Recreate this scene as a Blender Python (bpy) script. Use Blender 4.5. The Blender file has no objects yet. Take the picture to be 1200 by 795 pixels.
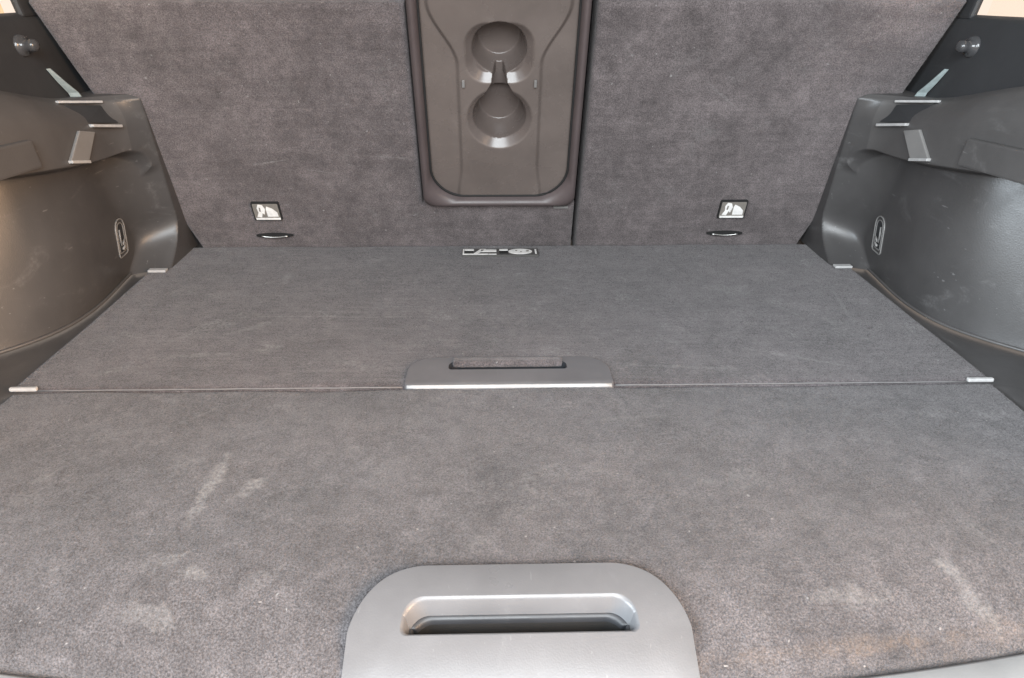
import bpy, bmesh, math, random
import numpy as np
from mathutils import Vector, Matrix
random.seed(4)
SC = bpy.context.scene
COL = SC.collection

# ------------------------------------------------------------------ camera
CAM_P = (-0.01587, 0.0, 0.374)
PITCH, YAW, ROLL = 0.45120, 0.02759, 0.00350
f_ = Vector((math.sin(YAW)*math.cos(PITCH), math.cos(YAW)*math.cos(PITCH), -math.sin(PITCH)))
r_ = f_.cross(Vector((0, 0, 1))).normalized()
u_ = r_.cross(f_)
cr, sr = math.cos(ROLL), math.sin(ROLL)
r2, u2 = r_*cr + u_*sr, u_*cr - r_*sr
M = Matrix((r2, u2, -f_)).transposed().to_4x4()
M.translation = Vector(CAM_P)
cam_d = bpy.data.cameras.new('camera')
cam_d.sensor_width = 36.0
cam_d.lens = 870.0/1200.0*36.0
cam_d.clip_start = 0.01
cam_d.clip_end = 200.0
cam = bpy.data.objects.new('camera', cam_d)
COL.objects.link(cam)
cam.matrix_world = M
SC.camera = cam

# ------------------------------------------------------------------ world, lamps, exposure
W = bpy.data.worlds.new('World')
SC.world = W
W.use_nodes = True
bg = W.node_tree.nodes['Background']
bg.inputs[0].default_value = (1.0, 0.83, 0.70, 1)
bg.inputs[1].default_value = 1.05

def area(name, loc, tgt, sx, sy, power, col, spread=180):
    l = bpy.data.lights.new(name, 'AREA')
    l.shape = 'RECTANGLE'; l.size = sx; l.size_y = sy
    l.energy = power; l.color = col; l.spread = math.radians(spread)
    o = bpy.data.objects.new(name, l)
    COL.objects.link(o)
    o.location = loc
    o.rotation_euler = (Vector(tgt)-Vector(loc)).to_track_quat('-Z', 'Y').to_euler()
    return o
area('daylight_through_tailgate', (0.0, -1.0, 1.0), (0, 0.9, 0.15), 1.3, 0.9, 74, (0.88, 0.95, 1.0))
area('warm_side_fill', (1.35, -0.55, 0.75), (-0.62, 0.62, 0.12), 0.9, 0.7, 9.0, (1.0, 0.64, 0.38), 55)  # added unseen lamp, warms and brightens the left trim
area('cool_side_fill', (-1.35, -0.55, 0.75), (0.62, 0.60, 0.12), 0.9, 0.7, 8.0, (0.80, 0.91, 1.0), 55)  # added unseen lamp, cools and brightens the right trim

vs = SC.view_settings
vs.view_transform = 'Standard'; vs.look = 'None'; vs.exposure = 0.0; vs.gamma = 1.0
vs.use_curve_mapping = False
SC.cycles.use_denoising = True
SC.cycles.max_bounces = 6

# ------------------------------------------------------------------ materials
def new_mat(name):
    m = bpy.data.materials.new(name); m.use_nodes = True
    nt = m.node_tree
    b = nt.nodes['Principled BSDF']
    return m, nt, b
class G:
    """small node-graph helper"""
    def __init__(s, nt): s.nt = nt; s.tc = nt.nodes.new('ShaderNodeTexCoord')
    def n(s, t): return s.nt.nodes.new(t)
    def l(s, a, b): s.nt.links.new(a, b)
    def obj(s): return s.tc.outputs['Object']
    def mapping(s, vec, loc=(0,0,0), rot=(0,0,0), sc=(1,1,1), typ='POINT'):
        m = s.n('ShaderNodeMapping'); m.vector_type = typ
        m.inputs['Location'].default_value = loc; m.inputs['Rotation'].default_value = rot; m.inputs['Scale'].default_value = sc
        s.l(vec, m.inputs[0]); return m.outputs[0]
    def noise(s, scale, detail=2, rough=.5, vec=None, dist=0):
        t = s.n('ShaderNodeTexNoise'); t.inputs['Scale'].default_value = scale
        t.inputs['Detail'].default_value = detail; t.inputs['Roughness'].default_value = rough
        t.inputs['Distortion'].default_value = dist
        s.l(vec if vec is not None else s.obj(), t.inputs['Vector']); return t.outputs['Fac']
    def rng(s, v, a, b, c, d, smooth=False):
        r = s.n('ShaderNodeMapRange'); r.clamp = True
        if smooth: r.interpolation_type = 'SMOOTHSTEP'
        s.l(v, r.inputs[0])
        for i, x in enumerate((a, b, c, d)): r.inputs[1+i].default_value = x
        return r.outputs[0]
    def math(s, op, a, b=None):
        m = s.n('ShaderNodeMath'); m.operation = op
        for i, x in enumerate((a, b)):
            if x is None: continue
            if isinstance(x, (int, float)): m.inputs[i].default_value = x
            else: s.l(x, m.inputs[i])
        return m.outputs[0]
    def mix(s, fac, a, b):
        m = s.n('ShaderNodeMix'); m.data_type = 'RGBA'
        s.l(fac, m.inputs[0]) if not isinstance(fac, float) else setattr(m.inputs[0], 'default_value', fac)
        for i, x in ((6, a), (7, b)):
            if isinstance(x, tuple): m.inputs[i].default_value = (*x, 1)
            else: s.l(x, m.inputs[i])
        return m.outputs[2]
    def scale(s, col, v):
        m = s.n('ShaderNodeVectorMath'); m.operation = 'SCALE'
        if isinstance(col, tuple): m.inputs[0].default_value = col
        else: s.l(col, m.inputs[0])
        s.l(v, m.inputs['Scale']); return m.outputs[0]
    def bump(s, h, strength, dist, bsdf, prev=None):
        b = s.n('ShaderNodeBump'); b.inputs['Strength'].default_value = strength; b.inputs['Distance'].default_value = dist
        s.l(h, b.inputs['Height'])
        if prev is not None: s.l(prev, b.inputs['Normal'])
        s.l(b.outputs[0], bsdf.inputs['Normal']); return b.outputs[0]

def carpet(name, base, scuffs=(), dust=.35, streak=.10, dirt=()):
    m, nt, b = new_mat(name); g = G(nt)
    sp = g.rng(g.noise(700, 3, .7), .35, .65, .56, 1.44)
    cl = g.rng(g.noise(85, 4, .65), .3, .7, .84, 1.16)
    lg = g.rng(g.noise(11, 5, .6, dist=.4), .3, .7, .80, 1.20)
    md = g.rng(g.noise(38, 3, .6, dist=.5), .3, .7, .84, 1.16)
    st = g.rng(g.noise(1, 3, .6, g.mapping(g.obj(), sc=(9, 190, 190))), .3, .7, 1-streak, 1+streak)
    v = g.math('MULTIPLY', g.math('MULTIPLY', sp, cl), g.math('MULTIPLY', g.math('MULTIPLY', lg, md), st))
    col = g.scale(base, v)
    # dust rubbed into the pile: patchy, with a shape of its own
    d1 = g.rng(g.noise(16, 5, .6, dist=.6), .56, .72, 0, 1, True)
    d2 = g.rng(g.noise(260, 2, .6), .42, .62, 0, 1)
    dm = g.math('MULTIPLY', g.math('MULTIPLY', d1, d2), dust)
    def blob(cx, cy, ang, a, w, k):
        q = g.mapping(g.obj(), loc=(cx, cy, 0), rot=(0, 0, ang), sc=(a, w, 1.0), typ='TEXTURE')
        wob = g.n('ShaderNodeVectorMath'); wob.operation = 'MULTIPLY'
        g.l(q, wob.inputs[0]); wob.inputs[1].default_value = (1, 1, 0)
        ln = g.n('ShaderNodeVectorMath'); ln.operation = 'LENGTH'; g.l(wob.outputs[0], ln.inputs[0])
        br = g.math('ADD', ln.outputs['Value'], g.rng(g.noise(60, 4, .6), .3, .7, -.65, .65))
        msk = g.rng(br, .15, 1.0, k, 0, True)
        msk = g.math('MULTIPLY', msk, g.rng(g.noise(330, 2, .6), .35, .65, .25, 1))
        return msk
    for sc_ in scuffs: dm = g.math('MAXIMUM', dm, blob(*sc_))
    for sc_ in dirt: col = g.mix(blob(*sc_), col, (.17, .128, .10))
    lint = g.rng(g.noise(210, 1, .4), .775, .80, 0, .8)
    dm = g.math('MAXIMUM', dm, lint)
    col = g.mix(dm, col, (.27, .262, .258))
    g.l(col, b.inputs['Base Color'])
    b.inputs['Roughness'].default_value = .95
    b.inputs['Specular IOR Level'].default_value = .15
    b.inputs['Sheen Weight'].default_value = .22
    b.inputs['Sheen Roughness'].default_value = .5
    h = g.math('ADD', g.noise(620, 3, .7), g.math('MULTIPLY', g.noise(200, 3, .6), .8))
    g.bump(h, .55, .0025, b)
    return m

def plastic(name, base, rough=.45, grain=.12, scratch=.25, spec=.5, scr_scale=30):
    m, nt, b = new_mat(name); g = G(nt)
    lg = g.rng(g.noise(14, 4, .6), .3, .7, .88, 1.12)
    col = g.scale(base, lg)
    s1 = g.rng(g.noise(scr_scale, 5, .65, g.mapping(g.obj(), sc=(6, 6, .35)), dist=.3), .66, .72, 0, 1, True)
    s2 = g.rng(g.noise(9, 3, .5), .5, .62, 0, 1, True)
    s3 = g.rng(g.noise(scr_scale*1.7, 2, .5, g.mapping(g.obj(), rot=(.5, .3, .8), sc=(3, .10, 3))), .72, .76, 0, 1, True)
    sm = g.math('MULTIPLY', g.math('MAXIMUM', g.math('MULTIPLY', s1, s2), s3), scratch)
    s4 = g.rng(g.noise(34, 5, .65, g.mapping(g.obj(), rot=(.2, 0, .3), sc=(1, .35, 1)), dist=.8), .56, .74, 0, .30, True)
    sm = g.math('MAXIMUM', sm, g.math('MULTIPLY', g.math('MULTIPLY', s4, g.rng(g.noise(300, 2, .6), .4, .6, .3, 1)), min(1, scratch*2)))
    tint = tuple(min(.6, c*1.6 + .10) for c in base)
    col = g.mix(sm, col, tint)
    g.l(col, b.inputs['Base Color'])
    rg = g.rng(g.noise(22, 4, .6), .3, .7, rough-.06, rough+.08)
    g.l(rg, b.inputs['Roughness'])
    b.inputs['Specular IOR Level'].default_value = spec
    if grain > 0:
        g.bump(g.noise(750, 2, .5), grain, .0005, b)
    return m

def plain(name, base, rough=.5, metal=0.0, spec=.5):
    m, nt, b = new_mat(name); g = G(nt)
    col = g.scale(base, g.rng(g.noise(160, 3, .6), .3, .7, .88, 1.12))
    g.l(col, b.inputs['Base Color'])
    b.inputs['Roughness'].default_value = rough; b.inputs['Metallic'].default_value = metal
    b.inputs['Specular IOR Level'].default_value = spec
    return m

CB = (.100, .0935, .097)
M_near = carpet('carpet_near', CB, scuffs=[
    (-.250, .500, 1.55, .060, .009, .70), (-.216, .499, .96, .024, .010, .65), (-.250, .413, .34, .017, .009, .60), (-.227, .403, -.2, .016, .008, .55),
    (-.246, .372, -.27, .030, .010, .32), (.315, .385, -1.3, .035, .012, .50), (.233, .378, .1, .045, .009, .40), (.16, .50, -.4, .03, .008, .2),
    (-.391, .515, .9, .012, .007, .35), (-.30, .61, .8, .03, .005, .25), (.12, .60, .1, .06, .005, .22), (.02, .47, .2, .04, .006, .2)],
    dirt=[(.34, .362, .14, .16, .010, .32), (.20, .346, .10, .12, .007, .28)], streak=.03)
M_far = carpet('carpet_far', (.094, .083, .086), scuffs=[
    (-.302, .967, 1.57, .030, .007, .42), (-.30, .81, .7, .05, .006, .30), (-.265, .757, -.32, .014, .006, .5), (-.35, .735, .1, .05, .006, .35),
    (-.19, .837, 0, .17, .0025, .40), (-.16, .852, 0, .20, .0018, .34), (-.10, .868, .01, .18, .002, .3), (.326, .715, -.42, .06, .004, .38),
    (.43, .86, 1.4, .08, .004, .32), (.18, .70, -.1, .09, .004, .32), (.30, .92, .3, .04, .006, .25), (.08, .96, -.5, .03, .005, .28), (-.42, .70, .4, .03, .006, .35)],
    dust=.42, streak=.15)
M_seat = carpet('carpet_seat', (.124, .107, .108), dust=.22, streak=.08, scuffs=[(-.325, 1.0535, -.05, .040, .0007, .6), (-.255, 1.059, .04, .030, .0007, .45), (-.16, 1.051, .03, .028, .0007, .5), (.30, 1.02, .3, .035, .0010, .35)])
M_topr = plastic('top_roll_dark', (.062, .057, .057), .6, scratch=.05)  # darker tone for the strip along the seat tops
M_edge = plain('carpet_edge', (.05, .048, .048), .95)
M_trim = plastic('trim_plastic', (.060, .058, .058), .36, grain=.25, scratch=.5, scr_scale=45)
M_trim_up = plastic('trim_plastic_upper', (.074, .071, .070), .46, grain=.25, scratch=.5, scr_scale=45)
M_pillar = plastic('pillar_plastic', (.028, .029, .031), .55, scratch=.05)
M_pad = plastic('pad_plastic', (.20, .195, .19), .38, scratch=.3)
M_lip = plain('lip_highlight', (.42, .418, .415), .28)  # pale grey carries the glossy sky reflection on the lips
M_handle = plastic('handle_plastic', (.126, .129, .136), .33, grain=.16, scratch=.16, scr_scale=60)
M_handle2 = plastic('handle_plastic_far', (.140, .137, .143), .38, grain=.16, scratch=.10, scr_scale=60)
M_arm = plastic('armrest_plastic', (.132, .110, .100), .26, grain=.05, scratch=.22, scr_scale=60)
M_cup = plastic('cup_plastic', (.115, .095, .087), .24, grain=.03, scratch=.12, scr_scale=60)
M_armf = plastic('armrest_padding', (.088, .070, .070), .45, grain=.2, scratch=.1)
M_liner = plastic('slot_plastic', (.022, .024, .028), .4)
M_dark = plain('dark_void', (.012, .012, .012), .8)
M_tag = plain('label_grey', (.20, .185, .165), .5)
M_tag2 = plain('label_black', (.075, .072, .070), .5)
M_white = plain('label_white', (.78, .77, .75), .5)
M_lit_edge = plain('lit_edge', (.14, .136, .136), .7)  # pale tone for the lit edge at the seam
M_roof = plain('roof_fabric', (.26, .255, .25), .95)
M_metal = plain('wire_metal', (.55, .55, .54), .35, 1.0)
M_belt = plain('belt_webbing', (.22, .26, .26), .6)
M_sill = plastic('sill_plastic', (.40, .43, .45), .45, scratch=.2)
mg, nt, b = new_mat('window_glass')
b.inputs['Base Color'].default_value = (1, .97, .93, 1); b.inputs['Roughness'].default_value = .02
b.inputs['Transmission Weight'].default_value = 1.0; b.inputs['IOR'].default_value = 1.05
M_glass = mg
M_glass_warm = mg.copy(); M_glass_warm.name = 'window_glass_warm'
M_glass_warm.node_tree.nodes['Principled BSDF'].inputs['Base Color'].default_value = (1, .84, .58, 1)  # tint puts the orange light outdoors into the left pane

# ------------------------------------------------------------------ object helpers
def thing(name, loc, label, cat, group=None, kind=None):
    o = bpy.data.objects.new(name, None); COL.objects.link(o)
    o.location = loc; o.empty_display_size = .05
    tag(o, label, cat, group, kind or 'thing'); return o
def tag(o, label=None, cat=None, group=None, kind=None):
    if label: o['label'] = label
    if cat: o['category'] = cat
    if group: o['group'] = group
    if kind: o['kind'] = kind
    return o
def link(name, me, mat, parent=None):
    o = bpy.data.objects.new(name, me); COL.objects.link(o)
    if mat is not None and len(me.materials) == 0: me.materials.append(mat)
    if parent is not None:
        o.parent = parent
        if parent.type == 'EMPTY': o.matrix_parent_inverse = Matrix.Translation(-parent.location)
    return o
def mesh(name, V, Fc, mat, parent=None, smooth=True, normals=None, outward=False):
    me = bpy.data.meshes.new(name)
    me.from_pydata([tuple(v) for v in V], [], [tuple(f) for f in Fc])
    me.validate()
    if outward:
        bm = bmesh.new(); bm.from_mesh(me); bmesh.ops.recalc_face_normals(bm, faces=bm.faces); bm.to_mesh(me); bm.free()
    if smooth:
        me.polygons.foreach_set('use_smooth', [True]*len(me.polygons))
    if normals is not None:
        me.normals_split_custom_set_from_vertices([tuple(n) for n in normals])
    me.update()
    return link(name, me, mat, parent)
def bm_obj(name, bm, mat, parent=None, smooth=False):
    bmesh.ops.recalc_face_normals(bm, faces=bm.faces)
    me = bpy.data.meshes.new(name); bm.to_mesh(me); bm.free()
    if smooth: me.polygons.foreach_set('use_smooth', [True]*len(me.polygons))
    return link(name, me, mat, parent)
def hexa(name, pts8, mat, parent, bevel=.001):
    """box given by 8 corners (bottom 4, top 4), bevelled"""
    bm = bmesh.new(); vs_ = [bm.verts.new(p) for p in pts8]
    for f in ((3,2,1,0),(4,5,6,7),(0,1,5,4),(1,2,6,5),(2,3,7,6),(3,0,4,7)): bm.faces.new([vs_[i] for i in f])
    if bevel: bmesh.ops.bevel(bm, geom=list(bm.edges), offset=bevel, segments=2, affect='EDGES', profile=.6)
    return bm_obj(name, bm, mat, parent, False)
def box(name, c, s, mat, parent, bevel=.001, frame=None):
    x, y, z = (k/2 for k in s)
    P8 = [(-x,-y,-z),(x,-y,-z),(x,y,-z),(-x,y,-z),(-x,-y,z),(x,-y,z),(x,y,z),(-x,y,z)]
    if frame is None: P8 = [(c[0]+a, c[1]+b_, c[2]+d) for a, b_, d in P8]
    else: P8 = [tuple(Vector(c) + frame[0]*a + frame[1]*b_ + frame[2]*d) for a, b_, d in P8]
    return hexa(name, P8, mat, parent, bevel)
def tube(name, pts, r, mat, parent, closed=False, seg=8):
    pts = [Vector(p) for p in pts]; n = len(pts); V = []; Fc = []
    for i, p in enumerate(pts):
        a = pts[(i-1) % n] if (closed or i > 0) else p
        c = pts[(i+1) % n] if (closed or i < n-1) else p
        t = (c-a).normalized()
        ref = Vector((1, .13, .21)).normalized()
        if abs(t.dot(ref)) > .95: ref = Vector((0, .3, 1)).normalized()
        e1 = t.cross(ref).normalized(); e2 = t.cross(e1)
        for k in range(seg):
            an = 2*math.pi*k/seg; V.append(p + e1*(r*math.cos(an)) + e2*(r*math.sin(an)))
    for i in range(n if closed else n-1):
        j = (i+1) % n
        # align rings to avoid twist on closed loops
        for k in range(seg): Fc.append((i*seg+k, i*seg+(k+1) % seg, j*seg+(k+1) % seg, j*seg+k))
    if not closed: Fc += [tuple(range(seg)), tuple((n-1)*seg+k for k in range(seg))]
    return mesh(name, V, Fc, mat, parent, True, outward=True)
def slab(name, poly, mp, h0, h1, mat, parent):
    """a flat polygon (local 2-D) given thickness h0..h1, mapped to the world by mp(u, s, h)"""
    bm = bmesh.new()
    lo = [bm.verts.new(mp(u, s, h0)) for u, s in poly]; hi = [bm.verts.new(mp(u, s, h1)) for u, s in poly]
    n = len(poly)
    bm.faces.new(hi); bm.faces.new(lo[::-1])
    for i in range(n): bm.faces.new((lo[i], lo[(i+1) % n], hi[(i+1) % n], hi[i]))
    return bm_obj(name, bm, mat, parent)
def rrect(x0, x1, y0, y1, r, n=8):
    """rounded rectangle outline; r = radius or 4 radii (x1y1, x0y1, x0y0, x1y0)"""
    if not isinstance(r, (tuple, list)): r = (r,)*4
    out = []
    for (cx, cy, a0), q in zip(((x1, y1, 0), (x0, y1, 90), (x0, y0, 180), (x1, y0, 270)), r):
        sx = -1 if cx == x1 else 1; sy = -1 if cy == y1 else 1
        for k in range(n+1):
            a = math.radians(a0 + 90*k/n)
            out.append((cx+sx*q + q*math.cos(a), cy+sy*q + q*math.sin(a)))
    return out
def loft(name, rings, mat, parent, closed_last=False, smooth=True, sharp=None):
    V = []; Fc = []; n = len(rings[0])
    for rg in rings: V += rg
    for i in range(len(rings)-1):
        for k in range(n):
            a, b_ = i*n+k, i*n+(k+1) % n
            Fc.append((a, b_, b_+n, a+n))
    if closed_last: Fc.append(tuple((len(rings)-1)*n+k for k in range(n)))
    o = mesh(name, V, Fc, mat, parent, smooth)
    if sharp:
        try: o.data.set_sharp_from_angle(angle=math.radians(sharp))
        except Exception: pass
    return o

def sstep(a, b_, x): t = np.clip((x-a)/(b_-a), 0, 1); return t*t*(3-2*t)
def lines(a, b, step, keep):
    """grid lines from a to b, fine next to each kept coordinate"""
    L = set(np.round(np.linspace(a, b, max(2, int(round((b-a)/step))+1)), 5))
    for k in keep:
        L = {x for x in L if abs(x-k) > .009}
        for d in (0, .0008, .002, .004, .007):
            for s in (-1, 1):
                x = round(k+s*d, 5)
                if a-1e-9 <= x <= b+1e-9: L.add(x)
    return sorted(L)
def pad(name, rects, holes, warp, thick, mat, parent, step=.008, edge=.005, amp=.0006, seed=0):
    """upholstered/carpeted board: a union of rectangles minus holes, with rolled edges; warp(u, s, h) -> world"""
    us = sorted({c for r in rects+holes for c in r[:2]}); ss = sorted({c for r in rects+holes for c in r[2:]})
    U = lines(us[0], us[-1], step, us); S_ = lines(ss[0], ss[-1], step, ss)
    U = np.array(U); S_ = np.array(S_); nu, ns = len(U), len(S_)
    def inside(u, s):
        return any(r[0] < u < r[1] and r[2] < s < r[3] for r in rects) and not any(r[0] < u < r[1] and r[2] < s < r[3] for r in holes)
    cell = np.zeros((nu-1, ns-1), bool)
    for i in range(nu-1):
        for j in range(ns-1): cell[i, j] = inside((U[i]+U[i+1])/2, (S_[j]+S_[j+1])/2)
    # boundary segments
    seg = []
    for i in range(nu-1):
        for j in range(ns-1):
            if not cell[i, j]: continue
            if i == 0 or not cell[i-1, j]: seg.append(((i, j+1), (i, j)))
            if i == nu-2 or not cell[i+1, j]: seg.append(((i+1, j), (i+1, j+1)))
            if j == 0 or not cell[i, j-1]: seg.append(((i, j), (i+1, j)))
            if j == ns-2 or not cell[i, j+1]: seg.append(((i+1, j+1), (i, j+1)))
    bp = np.array([[(U[a[0]]+U[b_[0]])/2, (S_[a[1]]+S_[b_[1]])/2] for a, b_ in seg] + [[U[a[0]], S_[a[1]]] for a, b_ in seg])
    rs = np.random.RandomState(seed); ph = rs.rand(6, 3)*6.28; fr = rs.uniform(10, 45, (6, 2))
    idx = {}; V = []; Fc = []
    def vid(i, j):
        if (i, j) in idx: return idx[(i, j)]
        u, s = U[i], S_[j]
        d = np.min(np.hypot(bp[:, 0]-u, bp[:, 1]-s)); h = 0
        if d < edge:
            t = 1-d/edge; h = -edge*(1-math.sqrt(max(0, 1-t*t)))
        h += amp*sum(math.sin(u*fr[k, 0]+ph[k, 0])*math.sin(s*fr[k, 1]+ph[k, 1]) for k in range(6))/2
        idx[(i, j)] = len(V); V.append(warp(u, s, h)); return idx[(i, j)]
    for i in range(nu-1):
        for j in range(ns-1):
            if cell[i, j]: Fc.append((vid(i, j), vid(i+1, j), vid(i+1, j+1), vid(i, j+1)))
    low = {}
    def lid(i, j):
        if (i, j) not in low:
            low[(i, j)] = len(V); V.append(warp(U[i], S_[j], -thick))
        return low[(i, j)]
    for a, b_ in seg: Fc.append((vid(*b_), vid(*a), lid(*a), lid(*b_)))
    return mesh(name, V, Fc, mat, parent, True, outward=False)

def pile(carpet_obj, up, n, length, width, seed, par):
    """the nap of a carpet: short leaning fibre tufts, far too many to count"""
    rs = np.random.RandomState(seed); me = carpet_obj.data
    co = np.empty(len(me.vertices)*3); me.vertices.foreach_get('co', co); co = co.reshape(-1, 3)
    me.calc_loop_triangles()
    tri = np.empty(len(me.loop_triangles)*3, np.int32); me.loop_triangles.foreach_get('vertices', tri); tri = tri.reshape(-1, 3)
    a, b_, c = co[tri[:, 0]], co[tri[:, 1]], co[tri[:, 2]]
    nn = np.cross(b_-a, c-a); ar = np.linalg.norm(nn, axis=1)+1e-15; nn /= ar[:, None]
    up = np.array(up, float); sgn = np.sign(nn@up); nn *= sgn[:, None]
    ok = (nn@up) > .35; a, b_, c, nn, ar = a[ok], b_[ok], c[ok], nn[ok], ar[ok]
    k = rs.choice(len(ar), n, p=ar/ar.sum())
    r1 = np.sqrt(rs.rand(n, 1)); r2q = rs.rand(n, 1)
    p = a[k]*(1-r1) + b_[k]*(r1*(1-r2q)) + c[k]*(r1*r2q); N = nn[k]
    rnd = rs.normal(size=(n, 3)); rnd -= N*(rnd*N).sum(1, keepdims=True); rnd /= np.linalg.norm(rnd, axis=1, keepdims=True)+1e-9
    d = N*rs.uniform(.35, .9, (n, 1)) + rnd; d /= np.linalg.norm(d, axis=1, keepdims=True)
    t = np.cross(N, d); t /= np.linalg.norm(t, axis=1, keepdims=True)+1e-9
    L = length*rs.uniform(.6, 1.3, (n, 1)); Wd = width*rs.uniform(.6, 1.3, (n, 1))
    V = np.empty((n, 3, 3), np.float32); b0 = p - N*.0003
    V[:, 0] = b0 - t*Wd/2; V[:, 1] = b0 + t*Wd/2; V[:, 2] = b0 + d*L
    m2 = bpy.data.meshes.new('pile'); m2.vertices.add(n*3); m2.vertices.foreach_set('co', V.ravel())
    m2.loops.add(n*3); m2.loops.foreach_set('vertex_index', np.arange(n*3, dtype=np.int32))
    m2.polygons.add(n); m2.polygons.foreach_set('loop_start', np.arange(0, n*3, 3, dtype=np.int32))
    m2.update(calc_edges=True)
    o = link('pile', m2, me.materials[0], par); o['kind'] = 'stuff'; return o

# ------------------------------------------------------------------ the boot: dimensions
SEAM = .6615            # joint between the two floor boards
SEAT_Y = 1.108          # foot of the seat backs
LEAN = math.radians(21)
cl_, sl_ = math.cos(LEAN), math.sin(LEAN)
def SP(u, s, h=0.0):
    """seat-back plane: u across, s up along it, h out of it towards the boot"""
    return Vector((u, SEAT_Y - s*sl_ - h*cl_, s*cl_ - h*sl_))
SF = (Vector((1, 0, 0)), Vector((0, -sl_, cl_)), Vector((0, -cl_, -sl_)))

# ---- structure under everything: the tray the boards lie in and the loading sill
tray = box('boot_tray', (0, .84, -.075), (1.30, 1.06, .02), M_dark, None, .002); tag(tray, 'dark tray under the carpeted boot boards', kind='structure')
def sill_pts():
    V = []; Fc = []; xs = np.linspace(-.62, .62, 41)
    prof = [(.016, -.070), (.014, -.040), (.006, -.032), (-.040, -.030), (-.075, -.040), (-.10, -.075), (-.105, -.16)]
    for x in xs:
        e = .311 + .25*x*x
        for dy, z in prof: V.append((x, e+dy, z))
    n = len(prof)
    for i in range(len(xs)-1):
        for k in range(n-1): Fc.append((i*n+k, i*n+k+1, (i+1)*n+k+1, (i+1)*n+k))
    return V, Fc
V, Fc = sill_pts()
sill = mesh('loading_sill', V, Fc, M_sill, None, True); tag(sill, 'grey plastic loading sill in front of the carpet edge', kind='structure')

roof = box('shade_headliner', (0, 1.25, .76), (1.40, 2.1, .03), M_roof, None, .004); tag(roof, 'unseen pale fabric roof lining added above the boot to shade it', kind='structure')  # added out of view so the light falls off towards the seats

# ------------------------------------------------------------------ near floor board
def near_edge(x): return .325 + .25*x*x
def roll(y, x):
    t = near_edge(x) + .078 - y
    return -.031*(t/.078)**2.1 if t > 0 else 0.0
YN0 = .325
def warp_near(u, s, h):
    # s runs YN0..SEAM; bow the near edge
    k = (SEAM-.0016-s)/(SEAM-YN0); y = s + .25*u*u*max(0, k)**2
    return Vector((u, y, roll(y, u) + h - .0005))
nb = thing('boot_floor_board', (0, .49, -.03), 'grey carpeted boot floor board along the loading sill, with a big silver grab handle', 'floor board')
cpt = pad('carpet', [(-.50, .50, YN0, SEAM-.0016)], [(-.084, .084, .344, .380)], warp_near, .026, M_near, nb, step=.008, edge=.006, amp=.0008, seed=1)
pile(cpt, (0, -.3, 1), 330000, .0019, .0007, 11, nb)

# big grab handle on the near board
def near_plate(par):
    N = 20
    outer = rrect(-.1085, .1085, .290, .3995, (.046, .046, .004, .004), N)
    slot = rrect(-.0760, .0760, .3505, .3745, (.0125, .0125, .005, .005), N)
    def P(x, y, dz): return Vector((x*(1+.09*float(sstep(.385, .315, y))), y, roll(y, x)+dz+.0028))
    rings = [[P(x*1.004, .35+(y-.35)*1.008, -.009) for x, y in outer], [P(x*1.003, .35+(y-.35)*1.006, .0008) for x, y in outer], [P(x, y, .0022) for x, y in outer]]
    K = 24
    for k in range(1, K+1):
        t = k/K
        rings.append([P(a[0]*(1-t)+b_[0]*t, a[1]*(1-t)+b_[1]*t, .0024) for a, b_ in zip(outer, slot)])
    ni = len(rings[0])
    def nrm_at(x, y):
        e = .0005; v = Vector((-(roll(y, x+e)-roll(y, x-e))/(2*e), -(roll(y+e, x)-roll(y-e, x))/(2*e), 1)); return v.normalized()
    V = [v for rg in rings[2:] for v in rg]; Fc = []
    for i in range(len(rings)-3):
        for k in range(ni): Fc.append((i*ni+k, i*ni+(k+1) % ni, (i+1)*ni+(k+1) % ni, (i+1)*ni+k))
    h = mesh('grab_handle', V, Fc, M_handle, par, True, [nrm_at(v.x, v.y) for v in V])
    loft('plate_edge', rings[:3], M_handle, h, sharp=70)
    def off(o, d, cy=.3625):
        return [(x-math.copysign(min(abs(x), d), x), y-math.copysign(min(abs(y-cy), d), y-cy)) for x, y in o]
    zb = .0024
    r1 = [[P(x, y, zb) for x, y in slot], [P(x, y, zb-.0006) for x, y in off(slot, .0010)], [P(x, y, zb-.0022) for x, y in off(slot, .0020)],
          [P(x, y, zb-.0125) for x, y in off(slot, .0040)]]
    loft('slot_rim', r1, M_handle, h, sharp=60)
    r2_ = [[P(x, y, zb-.0125) for x, y in off(slot, .0040)], [P(x, y, zb-.0128) for x, y in off(slot, .0056)], [P(x, y, zb-.0142) for x, y in off(slot, .0064)],
           [P(x, y, zb-.0165) for x, y in off(slot, .0070)]]
    loft('slot_liner', r2_, M_liner, h, sharp=60)
    r3 = [[P(x, y, zb-.0165) for x, y in off(slot, .0070)], [P(x, y, zb-.036) for x, y in off(slot, .0080)]]
    loft('slot_floor', r3, M_dark, h, closed_last=True)  # black colour carries the shade deep in the slot
near_plate(nb)

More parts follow.
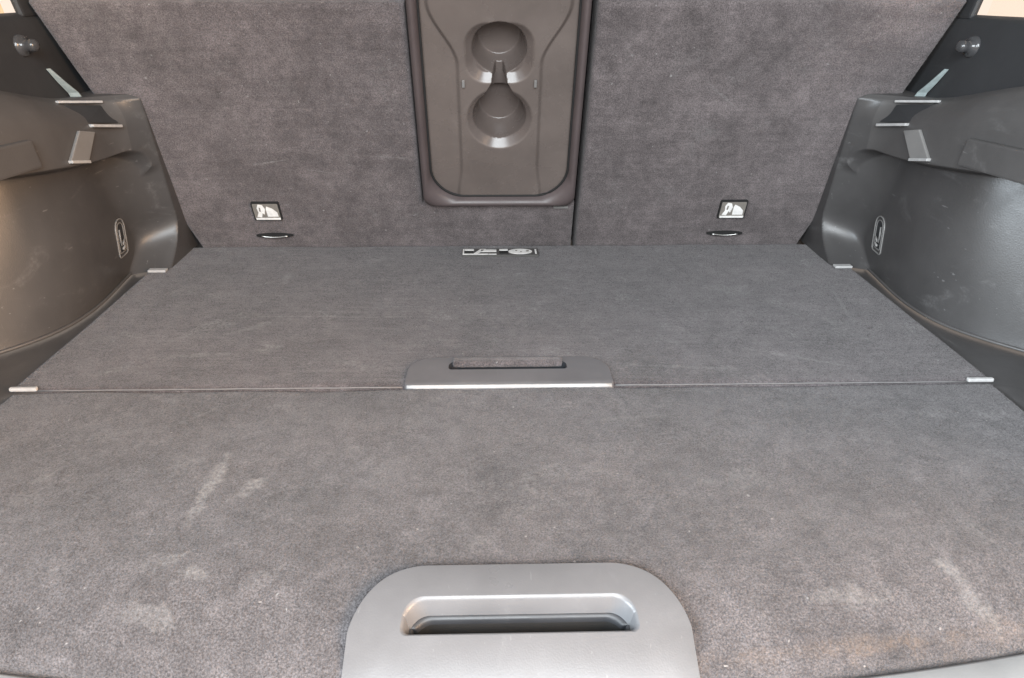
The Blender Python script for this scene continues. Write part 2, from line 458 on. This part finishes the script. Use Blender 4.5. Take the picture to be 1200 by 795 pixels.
# ------------------------------------------------------------------ far floor board
fb = thing('boot_floor_board', (0, .88, -.03), 'grey carpeted boot floor board against the seat backs, with a slim grab handle', 'floor board')
def warp_far(u, s, h): return Vector((u, s, h + .0005))
cpt = pad('carpet', [(-.503, .503, SEAM+.0016, 1.1065)], [(-.066, .066, .690, .716)], warp_far, .026, M_far, fb, step=.008, edge=.005, amp=.0006, seed=2)
pile(cpt, (0, 0, 1), 260000, .0019, .0008, 12, fb)
def far_plate(par):
    N = 10
    outer = rrect(-.107, .107, .6595, .722, (.030, .030, .004, .004), N)
    slot = rrect(-.064, .062, .6935, .7125, (.010, .010, .004, .004), N)
    def P(x, y, z): return Vector((x, y, z))
    rings = [[P(x*1.001, y-(.0008 if y < .68 else -.0008), -.012) for x, y in outer], [P(x*1.001, y-(.0006 if y < .68 else -.0006), -.001) for x, y in outer],
             [P(x, y+(.0012 if y < .68 else 0), .0016) for x, y in outer], [P(x*.996, y+(.0042 if y < .68 else -.0006), .0026) for x, y in outer]]
    for k in range(1, 9):
        t = k/8
        rings.append([P(a[0]*(1-t)*.996+b_[0]*t, (a[1]+(.0042 if a[1] < .68 else -.0006))*(1-t)+b_[1]*t, .0026) for a, b_ in zip(outer, slot)])
    h = loft('grab_handle', rings, M_handle2, par, sharp=28)
    tube('front_lip', [(-.1045+.209*k/20, .6606, .0004) for k in range(21)], .0022, M_lip, h)  # pale tube paints the glossy highlight along the front edge
    rr = [[P(x, y, .0026) for x, y in slot], [P(x*.985, .703+(y-.703)*.93, .0016) for x, y in slot], [P(x*.975, .703+(y-.703)*.9, -.008) for x, y in slot]]
    loft('slot_rim', rr, M_liner, h, sharp=60)
    # carpet folded over behind the slot
    bx_ = box('slot_carpet', (-.001, .7120, .0012), (.118, .0110, .0080), M_far, h, .0028)
    rr = [[P(x*.975, .703+(y-.703)*.9, -.008) for x, y in slot], [P(x*.96, .703+(y-.703)*.85, -.022) for x, y in slot]]
    loft('slot_floor', rr, M_dark, h, closed_last=True)  # shade of the slot put into its dark colour
far_plate(fb)
for a_, b_ in ((-.476, -.109), (.109, .476)):
    tube('lit_edge_line', [(a_+(b_-a_)*k/16, SEAM+.0004, -.0004+.0002*math.sin(k*2.3)) for k in range(17)], .0009, M_lit_edge, fb, seg=6)  # thin pale tube paints the lit board edge along the seam

# printed label at the back of the far board
lab = thing('printed_label', (0, 1.07, .001), 'narrow black and white printed label on the carpet by the seat backs', 'label')
def LP(x0, y0): return lambda u, s, h: Vector((x0+u, y0+s*1.35, .0032+h))
lp = LP(-.0045, 1.0660)
slab('label_backing', rrect(-.0575, .0575, -.0105, .0105, .001, 3), lp, -.003, .0008, M_tag2, lab)
def mark(poly, name='printed_mark', mat=M_white): return slab(name, poly, lp, .0008, .0013, mat, lab)
def R4(a, b_, c, d): return [(a, c), (b_, c), (b_, d), (a, d)]
mark(R4(-.0565, -.0185, -.0095, -.0070)); mark(R4(-.0565, -.0545, -.0065, .0085)); mark(R4(-.054, -.040, .0035, .0085))
mark([(-.040, -.0065), (-.034, -.0065), (-.022, .0085), (-.030, .0085)])
mark(R4(-.029, -.006, -.0005, .0065)); mark(R4(-.018, -.006, -.0095, -.0075)); mark(R4(-.0015, .0115, .0035, .0080))
slab('printed_block', R4(-.0015, .0115, -.007, .002), lp, .0008, .0013, M_dark, lab)
slab('printed_block', R4(-.054, -.041, -.003, .0025), lp, .0008, .0013, M_dark, lab)
mark([(.030+.018*math.cos(a*math.pi/12), .0085*math.sin(a*math.pi/12)) for a in range(24)])
for (x, y, r) in ((.041, .001, .0022), (.024, .002, .0016), (.031, -.002, .0014)):
    slab('printed_dot', [(x+r*math.cos(a*math.pi/6), y+r*math.sin(a*math.pi/6)) for a in range(12)], lp, .0013, .0016, M_tag, lab)
mark(R4(.052, .0545, -.007, .007))


# ------------------------------------------------------------------ seat backs
TOP = .372   # crease below the rolled top of the seat backs
def outer_x(s): return .530 + .26*(s-.245)
def warp_seat_left(u, s, h):
    if u < -.30: u = -.30 + (u+.30)*(outer_x(s)-.30)/.25
    return SP(u, s, h)
def warp_seat_right(u, s, h):
    if u > .30: u = .30 + (u-.30)*(outer_x(s)-.30)/.25
    return SP(u, s, h)
sl = thing('seat_back', (-.25, SEAT_Y, 0), 'wide carpeted seat back that holds the cup holder armrest', 'seat back')
cpl = pad('carpet', [(-.55, -.1195, -.03, TOP), (-.1195, .1065, -.03, .0765)], [], warp_seat_left, .05, M_seat, sl, step=.010, edge=.006, amp=.0007, seed=5)
pad('top_roll', [(-.55, -.1195, TOP+.001, .52)], [], lambda u, s, h: warp_seat_left(u, s, h-.007-(s-TOP)*.4), .05, M_topr, sl, step=.012, edge=.012, amp=.0012, seed=6)
sr_ = thing('seat_back', (.34, SEAT_Y, 0), 'narrow plain carpeted seat back beside the armrest', 'seat back')
cpr = pad('carpet', [(.1135, .55, -.03, TOP+.004)], [], warp_seat_right, .05, M_seat, sr_, step=.010, edge=.007, amp=.0008, seed=7)
pad('top_roll', [(.1135, .55, TOP+.005, .52)], [], lambda u, s, h: warp_seat_right(u, s, h-.004-(s-TOP)*.4), .05, M_topr, sr_, step=.012, edge=.012, amp=.0012, seed=8)
box('core', SP(-.33, .235, -.055), (.44, .60, .06), M_edge, sl, .01, SF)
box('core', SP(.335, .235, -.055), (.42, .60, .06), M_edge, sr_, .01, SF)
box('core', SP(.005, .235, -.105), (.30, .60, .035), M_edge, sl, .01, SF)

pile(cpl, (0, -1, -.35), 150000, .0017, .0008, 13, sl); pile(cpr, (0, -1, -.35), 130000, .0017, .0008, 14, sr_)
def tether(par, cu, flip):
    """child-seat anchor tag and the slit with its wire below it"""
    mp = lambda u, s, h: SP(cu+u, .0695+s, h+.0030)
    mq = lambda u, s, h: mp(u*1.12, s*1.15, h)
    t = slab('anchor_tag', rrect(-.0205, .0205, -.0160, .0160, .002, 3), mp, -.004, .0010, M_dark, par)
    slab('tag_face', rrect(-.0185, .0185, -.0140, .0140, .0015, 3), mp, .0010, .0014, M_tag, t)
    # pictogram: a child seat with a tether
    slab('pictogram', [(-.0135,-.0075),(-.0075,-.0085),(-.0055,-.002),(-.003,-.004),(-.001,.0045),(-.0035,.0105),(-.009,.0115),(-.0115,.006),(-.0105,-.001)], mq, .0014, .0018, M_white, t)
    slab('pictogram', [(.0005,-.0075),(.0145,-.0075),(.0140,-.001),(.0085,.0050),(.0015,.0085),(.0000,.004)], mq, .0014, .0018, M_white, t)
    slab('pictogram', R4(-.0155, .0165, -.0125, -.0095), mq, .0014, .0018, M_white, t)
    slab('pictogram', [(-.0090, .001), (-.0070, .0005), (-.0068, .0065), (-.0085, .007)], mq, .0018, .0020, M_tag, t)
    # slit: lens-shaped dark opening with a wire loop in it
    n = 20; lens = [(.028*math.cos(2*math.pi*k/n), .0034*math.sin(2*math.pi*k/n)*abs(math.sin(2*math.pi*k/n))**.3) for k in range(n)]
    mp2 = lambda u, s, h: SP(cu+.002*flip+u, .0235+s, h+.0028)
    sl2 = slab('anchor_slit', lens, mp2, -.005, .0009, M_dark, par)
    tube('anchor_wire', [mp2(-.020+.040*k/12, .0006-.0022*math.sin(math.pi*k/12), .0022) for k in range(13)], .0013, M_metal, sl2)
tether(sl, -.350, 1); tether(sr_, .345, -1)

# ------------------------------------------------------------------ armrest with cup holders
AC = -.0055
arm = thing('armrest', (AC, SEAT_Y, .07), 'folded up brown grey plastic armrest with two joined cup holders', 'armrest')
outl = rrect(-.1125, .1115, .0800, .52, (.02, .02, .012, .012), 10)
def in_bottom():
    pts = rrect(-.0975, .0975, .0985, .51, (.01, .01, .045, .045), 10)
    return [(x, s - (.004*(1-(x/.0975)**2) if s < .14 else 0)) for x, s in pts]
inl = in_bottom()
rings = []
for k in range(9):
    t = k/8; h = .004 + .010*math.sin(math.pi*min(1, t*1.04))**.7 - (.012 if k == 0 else 0)
    if k == 8: h = -.004
    rings.append([SP(AC+a[0]*(1-t)+b_[0]*t, a[1]*(1-t)+b_[1]*t, h) for a, b_ in zip(outl, inl)])
rings.insert(0, [SP(AC+a[0], a[1], -.05) for a in outl])
tube('panel_groove_shade', [SP(AC+x, s, .0024) for x, s in inl], .0017, M_dark, arm, True, 6)  # dark tube paints the shadow in the groove round the panel
frame_o = loft('padded_frame', rings[::-1], M_armf, arm)

U = np.linspace(-.0995, .0995, 181); S_ = np.linspace(.088, .50, 361)
UU, SS = np.meshgrid(U, S_, indexing='ij')
base = np.full_like(UU, -.0025)
hw = .0535 + .034*sstep(.295, .375, SS) + .006*sstep(.15, .09, SS)
base += .0048*sstep(.0035, -.0035, np.abs(UU)-hw)
base -= .004*sstep(.012, 0, .0975-np.abs(UU))*0
def sd_rr(u, s, cx, cy, hx, hy, r):
    qx = np.abs(u-cx)-hx+r; qy = np.abs(s-cy)-hy+r
    return np.hypot(np.maximum(qx, 0), np.maximum(qy, 0)) + np.minimum(np.maximum(qx, qy), 0) - r
def cup(sd, D, wall, rim=.004):
    t = np.clip(-sd/wall, 0, 1)
    d = D*(1-(1-t)**1.6)
    return d*sstep(rim*.9, -rim, sd)
def dish(sd, slope, width):
    t = np.clip(-sd, 0, width)
    return slope*np.where(t < .002, t*t/.004, t-.001)
d_up = np.maximum(dish(sd_rr(UU, SS, 0.0, .311, .0455, .0405, .030), .75, .0125), cup(np.hypot(UU, (SS-.316))-.0355, .046, .009, .002))
d_lo = np.maximum(dish(np.hypot(UU, SS-.2195)-.0455, .80, .0125), cup(np.hypot(UU, SS-.2225)-.0365, .046, .009, .002))
d_ch = cup(np.maximum(np.abs(UU)-.0095-.55*np.clip(np.abs(SS-.283)-.010, 0, 1), np.abs(SS-.270)-.034), .034, .005, .002)
dep = np.maximum(np.maximum(d_up, d_lo), d_ch)
# thin raised ring at the foot of each cup
for cy, rr_ in ((.316, .0275), (.2225, .0285)):
    dep -= .0011*np.exp(-((np.hypot(UU, SS-cy)-rr_)/.0011)**2)*(dep > .03)
Hh = base - dep
Pg = np.stack([AC+UU, SEAT_Y - SS*sl_ - Hh*cl_, SS*cl_ - Hh*sl_], -1)
def grid_normals(P, sign=1):
    du = np.gradient(P, axis=0); dv = np.gradient(P, axis=1)
    n = np.cross(du, dv)*sign; n /= np.linalg.norm(n, axis=-1, keepdims=True)+1e-12; return n
def grid_parts(P, N, parts, parent, flip=False):
    """split one grid surface into part objects: parts = [(name, cell mask, material, parent)]; shading stays continuous"""
    nu, nv = P.shape[:2]; out = []
    for name, msk, mat, par in parts:
        ii, jj = np.nonzero(msk)
        quad = np.stack([ii*nv+jj, (ii+1)*nv+jj, (ii+1)*nv+jj+1, ii*nv+jj+1], -1)
        if flip: quad = quad[:, ::-1]
        used, inv = np.unique(quad.ravel(), return_inverse=True)
        out.append(mesh(name, P.reshape(-1, 3)[used], inv.reshape(-1, 4), mat, par, True, N.reshape(-1, 3)[used]))
    return out
cellU = (U[:-1]+U[1:])/2; cellS = (S_[:-1]+S_[1:])/2; cu, cs = np.meshgrid(cellU, cellS, indexing='ij')
cd = (dep[:-1, :-1]+dep[1:, 1:])/2
inner = (sd_rr(cu, cs, 0, (.09+.51)/2, .0985, (.51-.088)/2, .034) < .004)
mu = (cd > .0015) & (cs > .2675) & inner; ml = (cd > .0015) & (cs <= .2675) & inner; mp_ = inner & ~mu & ~ml
Ng = grid_normals(Pg)
if Ng[90, 5, 1] > 0: Ng = -Ng; fl = True
else: fl = False
grid_parts(Pg, Ng, [('panel', mp_, M_arm, arm), ('cup_holder', mu, M_cup, arm), ('cup_holder', ml, M_cup, arm)], arm, fl)
for s_ in (-1, 1):
    box('release_tab', SP(AC+s_*.0465, .273, .0062), (.0035, .010, .002), M_pad, arm, .0006, SF)
box('stitched_tab', SP(AC+.0915, .0735, .0015), (.022, .0035, .003), M_pad, arm, .0008, SF)

# ------------------------------------------------------------------ side trims
def side(sg):
    word = 'left' if sg < 0 else 'right'
    tint = 'brown tinged' if sg < 0 else 'cool grey'
    t = thing('side_trim', (sg*.52, .8, 0), '%s plastic wheel arch side trim beside the %s seat back' % (tint, 'wide' if sg < 0 else 'narrow'), 'side trim')
    Y = np.concatenate([np.linspace(.30, .85, 56)[:-1], np.linspace(.85, .95, 26)[:-1], np.linspace(.95, 1.09, 90)[:-1], np.linspace(1.09, 1.125, 8)])
    Zt = np.concatenate([np.linspace(0, .05, 22)[:-1], np.linspace(.05, .145, 34)[:-1], np.linspace(.145, .215, 64)[:-1], np.linspace(.215, .25, 12)])
    T = 20
    ny, nz = len(Y), len(Zt)
    Yg = Y[:, None]; 
    ztop = .279 - .046*sstep(.72, 1.0, Yg)      # top of the ledge falls towards the seats
    zz = Zt[None, :]/.25*ztop                          # rows follow the ledge top
    sp_ = lambda v, w: w*np.log1p(np.exp(np.clip(v/w, -40, 40)))
    # wheel arch panel: bulges in beside the seats, swings out towards the sill
    xb = .514 + .012*sstep(.86, 1.03, Yg) + 1.02*sp_(.788-Yg, .026)
    xb = np.minimum(xb, .62)
    panel = xb + .010*(zz/.2)**2 + .055*(zz/.2)*sstep(.84, .70, Yg) - .004*np.sin(np.clip(zz/.2, 0, 1)*math.pi)
    # ledge above the pocket
    tt = np.clip((Yg-.985)/.042, 0, 1)
    zl = .190 - .024*sstep(.70, .98, Yg) - .030*(1-np.sqrt(np.clip(1-tt**2, 0, 1)))
    r = np.clip((zz-zl)/(ztop-zl), 0, 1)
    ledge = .4945 + .006*sstep(.85, .72, Yg) + .012*r + .024*np.clip(r-.55, 0, 1)**2/.2
    X = ledge + (np.maximum(panel, ledge)-ledge)*sstep(.0045, -.0045, (zz-zl-.001)*(1-.5*sstep(.995, 1.03, Yg)))
    # corner post in front of the seat back, flaring forward at its foot
    yf = 1.076 - .25*zz
    flare = .068*np.clip(1-zz/.066, 0, 1)**2
    w = .030 + .048*sstep(.02, .10, zz)
    t2 = np.clip((Yg-(yf-w-flare))/(w*1.0), 0, 1)
    xp = .4755 - .003*sstep(0, .2, zz)
    X = X - (X-xp)*t2**2.3
    P = np.zeros((ny, nz+T, 3)); P[:, :nz, 0] = X; P[:, :nz, 1] = Yg; P[:, :nz, 2] = zz
    # rounded top of the ledge running outwards
    for k in range(T):
        a = (k+1)/T
        xx = X[:, -1] + .012*math.sin(min(1, a*3)*math.pi/2) + max(0, a-.33)*.13
        P[:, nz+k, 0] = xx; P[:, nz+k, 1] = Y; P[:, nz+k, 2] = ztop[:, 0] + .005*math.sin(min(1, a*3)*math.pi/2) + .002*a
    P[..., 0] *= sg
    N = grid_normals(P)
    flip = False
    if N[20, 20, 0]*sg > 0: N = -N; flip = True
    zc = (zz[:-1, :-1]+zz[1:, 1:])/2; low = np.zeros((ny-1, nz+T-1), bool)
    zlc = (zl[:-1]+zl[1:])/2
    low[:, :nz-1] = zc < zlc
    post = np.zeros_like(low); yc = ((Y[:-1]+Y[1:])/2)[:, None]
    post[:, :nz-1] = (yc > 1.0)
    grid_parts(P, N, [('wheel_arch_panel', low & ~post, M_trim, t), ('ledge', ~low & ~post, M_trim_up, t), ('corner_post', post, M_trim, t)], t, flip)
    # floor-level strip between the board and the panel
    ys = np.linspace(.30, 1.04, 60); V = []; Fc = []
    for i, y in enumerate(ys):
        for k, x in enumerate((.466, .475, .50, .54, .64)):
            V.append((sg*(x + (.030 if y < SEAM-.004 else 0)*(1 if k < 3 else 0)), y, -.020 if k == 0 else -.0025))
    for i in range(len(ys)-1):
        for k in range(4): Fc.append((i*5+k, i*5+k+1, (i+1)*5+k+1, (i+1)*5+k))
    mesh('floor_strip', V, Fc, M_trim, t, True)
    # bead along the foot of the panel
    xbf = xb[:, 0]
    pts = [(sg*(xbf[i]-.0015), Y[i], .0015) for i in range(ny) if .55 < Y[i] < 1.0]
    tube('panel_bead', pts, .0020, M_trim_up, t, seg=6)
    # small steps with bright lips, the highlight put into their colour
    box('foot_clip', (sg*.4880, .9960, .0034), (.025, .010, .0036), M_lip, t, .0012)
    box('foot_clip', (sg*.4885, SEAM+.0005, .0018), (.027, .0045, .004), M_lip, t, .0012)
    # guide for the load cover on the ledge
    def face(y, z, out=0.0):
        i = int(np.argmin(abs(Y-y))); j = int(np.argmin(abs(zz[i]-z)))
        return Vector((sg*(X[i, j]-out), y, z))
    a, b_, c, d = face(.858, .187), face(.896, .179), face(.934, .2055), face(.900, .213)
    nrm = Vector((-sg, -.35, .1)).normalized()
    hexa('guide_pad', [tuple(q+nrm*.0) for q in (a, b_, c, d)] + [tuple(q+nrm*.005) for q in (a, b_, c, d)], M_pad, t, .0012)
    def bar(name, p, q, h, dep_, mat):
        p, q = Vector(p), Vector(q); e = (q-p); up = Vector((0, 0, h)); o_ = nrm*dep_
        hexa(name, [tuple(p-nrm*.002), tuple(q-nrm*.002), tuple(q+o_), tuple(p+o_), tuple(p-nrm*.002+up), tuple(q-nrm*.002+up), tuple(q+o_+up), tuple(p+o_+up)], mat, t, .0008)
    bar('guide_lip', a-Vector((0, 0, .003)), b_-Vector((0, 0, .003)), .0035, .007, M_lip)  # pale bars paint the glint on the guide's step edges
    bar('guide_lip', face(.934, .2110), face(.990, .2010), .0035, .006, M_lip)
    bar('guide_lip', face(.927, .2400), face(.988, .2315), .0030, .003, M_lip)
    q = [face(.936, .2160), face(.990, .2065), face(.986, .2290), face(.932, .2370)]
    hexa('notch_shade', [tuple(k-nrm*.004) for k in q] + [tuple(k+nrm*.0012) for k in q], M_pillar, t, .0008)  # dark slab set proud, paints the shade inside a notch
    # cover flap in the ledge face
    y0, y1, z0, z1 = .655, .800, .193, .230
    q = [face(y0, z0+.006, .0), face(y1, z0, .0), face(y1, z1-.008, .0), face(y0, z1, .0)]
    hexa('cover_flap', [tuple(k+Vector((sg*.004, 0, 0))) for k in q] + [tuple(k+Vector((-sg*.007, 0, 0))) for k in q], M_trim_up, t, .0025)
    # flush lashing eye
    def wallp(y, z, out): return face(y, z, out)
    cy, cz = .983, .056
    if sg > 0: cy -= .004
    def eye(hw_, hh, out, n=7):
        return [wallp(cy + u + (v)*.10, cz+v, out) for u, v in rrect(-hw_, hw_, -hh, hh, (hw_*.9, hw_*.9, hw_*.35, hw_*.35), n)]
    def eyex(u, v, out): return wallp(cy+u+v*.10, cz+v, out)
    le = tube('lashing_eye', eye(.0150, .0245, .0004), .0011, M_pad, t, True, 6)
    tube('inner_ring', eye(.0105, .0195, .0001), .0010, M_pad, le, True, 6)
    V = eye(.0102, .0192, .0003); mesh('eye_recess', V, [tuple(range(len(V)))], M_pillar, le, False)
    tube('hook', [eyex(u, v, .002) for u, v in ((.004, -.004), (-.002, -.009), (.004, -.012), (-.004, -.015))], .0018, M_pad, le, False, 6)
    tube('hook_stem', [eyex(u, v, .0012) for u, v in ((-.005, .012), (-.006, 0), (-.005, -.010))], .0012, M_pad, le, False, 6)
    return t, P
tl, Pl = side(-1)
tr, Pr = side(1)

# ------------------------------------------------------------------ pillar trims, belts and side windows above the ledges
def pillar(sg):
    t = thing('pillar_trim', (sg*.58, .95, .25), 'near black plastic pillar trim with a peg, %s' % ('above the brown tinged side trim' if sg < 0 else 'above the cool grey side trim'), 'pillar trim')
    def PX(y, z): return sg*(.548 + .16*(z-.24) + .05*max(0, .95-y) + .35*max(0, y-1.0)*0)
    ys = np.linspace(.35, 1.06, 30)
    V = []; Fc = []; zs = [.225, .25, .28, .31, .328, .334, .337]
    for y in ys:
        for k, z in enumerate(zs):
            z2 = z + .012*max(0, .95-y) + .02*sstep(.97, .93, y)*0
            V.append((PX(y, z) + sg*(0, 0, 0, 0, .001, .004, .012)[k], y, z2))
    n = len(zs)
    for i in range(len(ys)-1):
        for k in range(n-1): Fc.append((i*n+k, i*n+k+1, (i+1)*n+k+1, (i+1)*n+k))
    mesh('lower_panel', V, Fc, M_pillar, t, True)
    hexa('window_post', [(PX(.963, .334)+sg*.001, .965, .332), (PX(1.06, .334)+sg*.001, 1.06, .332), (PX(1.06, .334)+sg*.010, 1.06, .332), (PX(.963, .334)+sg*.010, .965, .332),
                         (PX(.94, .50)+sg*.001, .945, .52), (PX(1.06, .50)+sg*.001, 1.06, .52), (PX(1.06, .5)+sg*.010, 1.06, .52), (PX(.94, .5)+sg*.010, .945, .52)], M_pillar, t, .004)
    hexa('upper_shade_panel', [(PX(.20, .345)+sg*.012, .14, .338), (PX(.80, .335)+sg*.012, .78, .333), (PX(.80, .335)+sg*.045, .78, .333), (PX(.20, .345)+sg*.045, .14, .338),
                         (PX(.20, .70)-sg*.02, .14, .742), (PX(.74, .70)-sg*.02, .70, .742), (PX(.74, .70)+sg*.03, .70, .742), (PX(.20, .70)+sg*.03, .14, .742)], M_pillar, t, .006)  # panel added out of view to block light from the side
    # peg: a short domed stub with a collar
    c = Vector((PX(.935, .303), .935, .303)); ax = Vector((-sg, -.25, .05)).normalized()
    e1 = ax.cross(Vector((0, 0, 1))).normalized(); e2 = ax.cross(e1)
    rings = []
    for d, r in ((-.004, .0125), (.002, .0125), (.005, .0105), (.006, .0070), (.012, .0066), (.016, .0072), (.0195, .0062), (.0212, .003)):
        rings.append([c+ax*d + e1*(r*math.cos(k*math.pi/10)) + e2*(r*math.sin(k*math.pi/10)) for k in range(20)])
    pg = loft('peg', rings, M_peg, t, closed_last=True)
    return t
M_peg = plain('peg_plastic', (.05, .05, .052), .14)
pillar(-1); pillar(1)

def belt(sg):
    o = None
    V = []; Fc = []
    c = [(.5385, 1.000, .2335, .0060), (.5410, .996, .244, .0052), (.5455, .985, .257, .0036), (.5515, .972, .275, .0013)]
    for x, y, z, w in c:
        V += [(sg*(x-w), y-.006, z), (sg*(x+w), y-.010, z), (sg*(x+w), y-.0085, z), (sg*(x-w), y-.0045, z)]
    for i in range(len(c)-1):
        for k in range(4): Fc.append((i*4+k, i*4+(k+1) % 4, (i+1)*4+(k+1) % 4, (i+1)*4+k))
    Fc += [(0, 1, 2, 3), (12, 13, 14, 15)]
    o = mesh('belt_strap', V, Fc, M_belt, None, False, outward=True)
    tag(o, 'pale grey strap end between the %s seat back and the pillar trim' % ('wide' if sg < 0 else 'narrow'), 'strap', kind='thing')
belt(-1); belt(1)

def window(sg):
    x = sg*.605
    pts = [(x, .30, .325), (x, 1.0, .325), (x+sg*.03, .98, .60), (x+sg*.03, .30, .60)]
    o = hexa('side_window', [tuple(Vector(p)) for p in pts] + [tuple(Vector(p)+Vector((sg*.004, 0, 0))) for p in pts], M_glass_warm if sg < 0 else M_glass, None, .0)
    tag(o, 'sunlit rear side window above the %s side trim' % ('brown tinged' if sg < 0 else 'cool grey'), 'window', kind='thing')
window(-1); window(1)
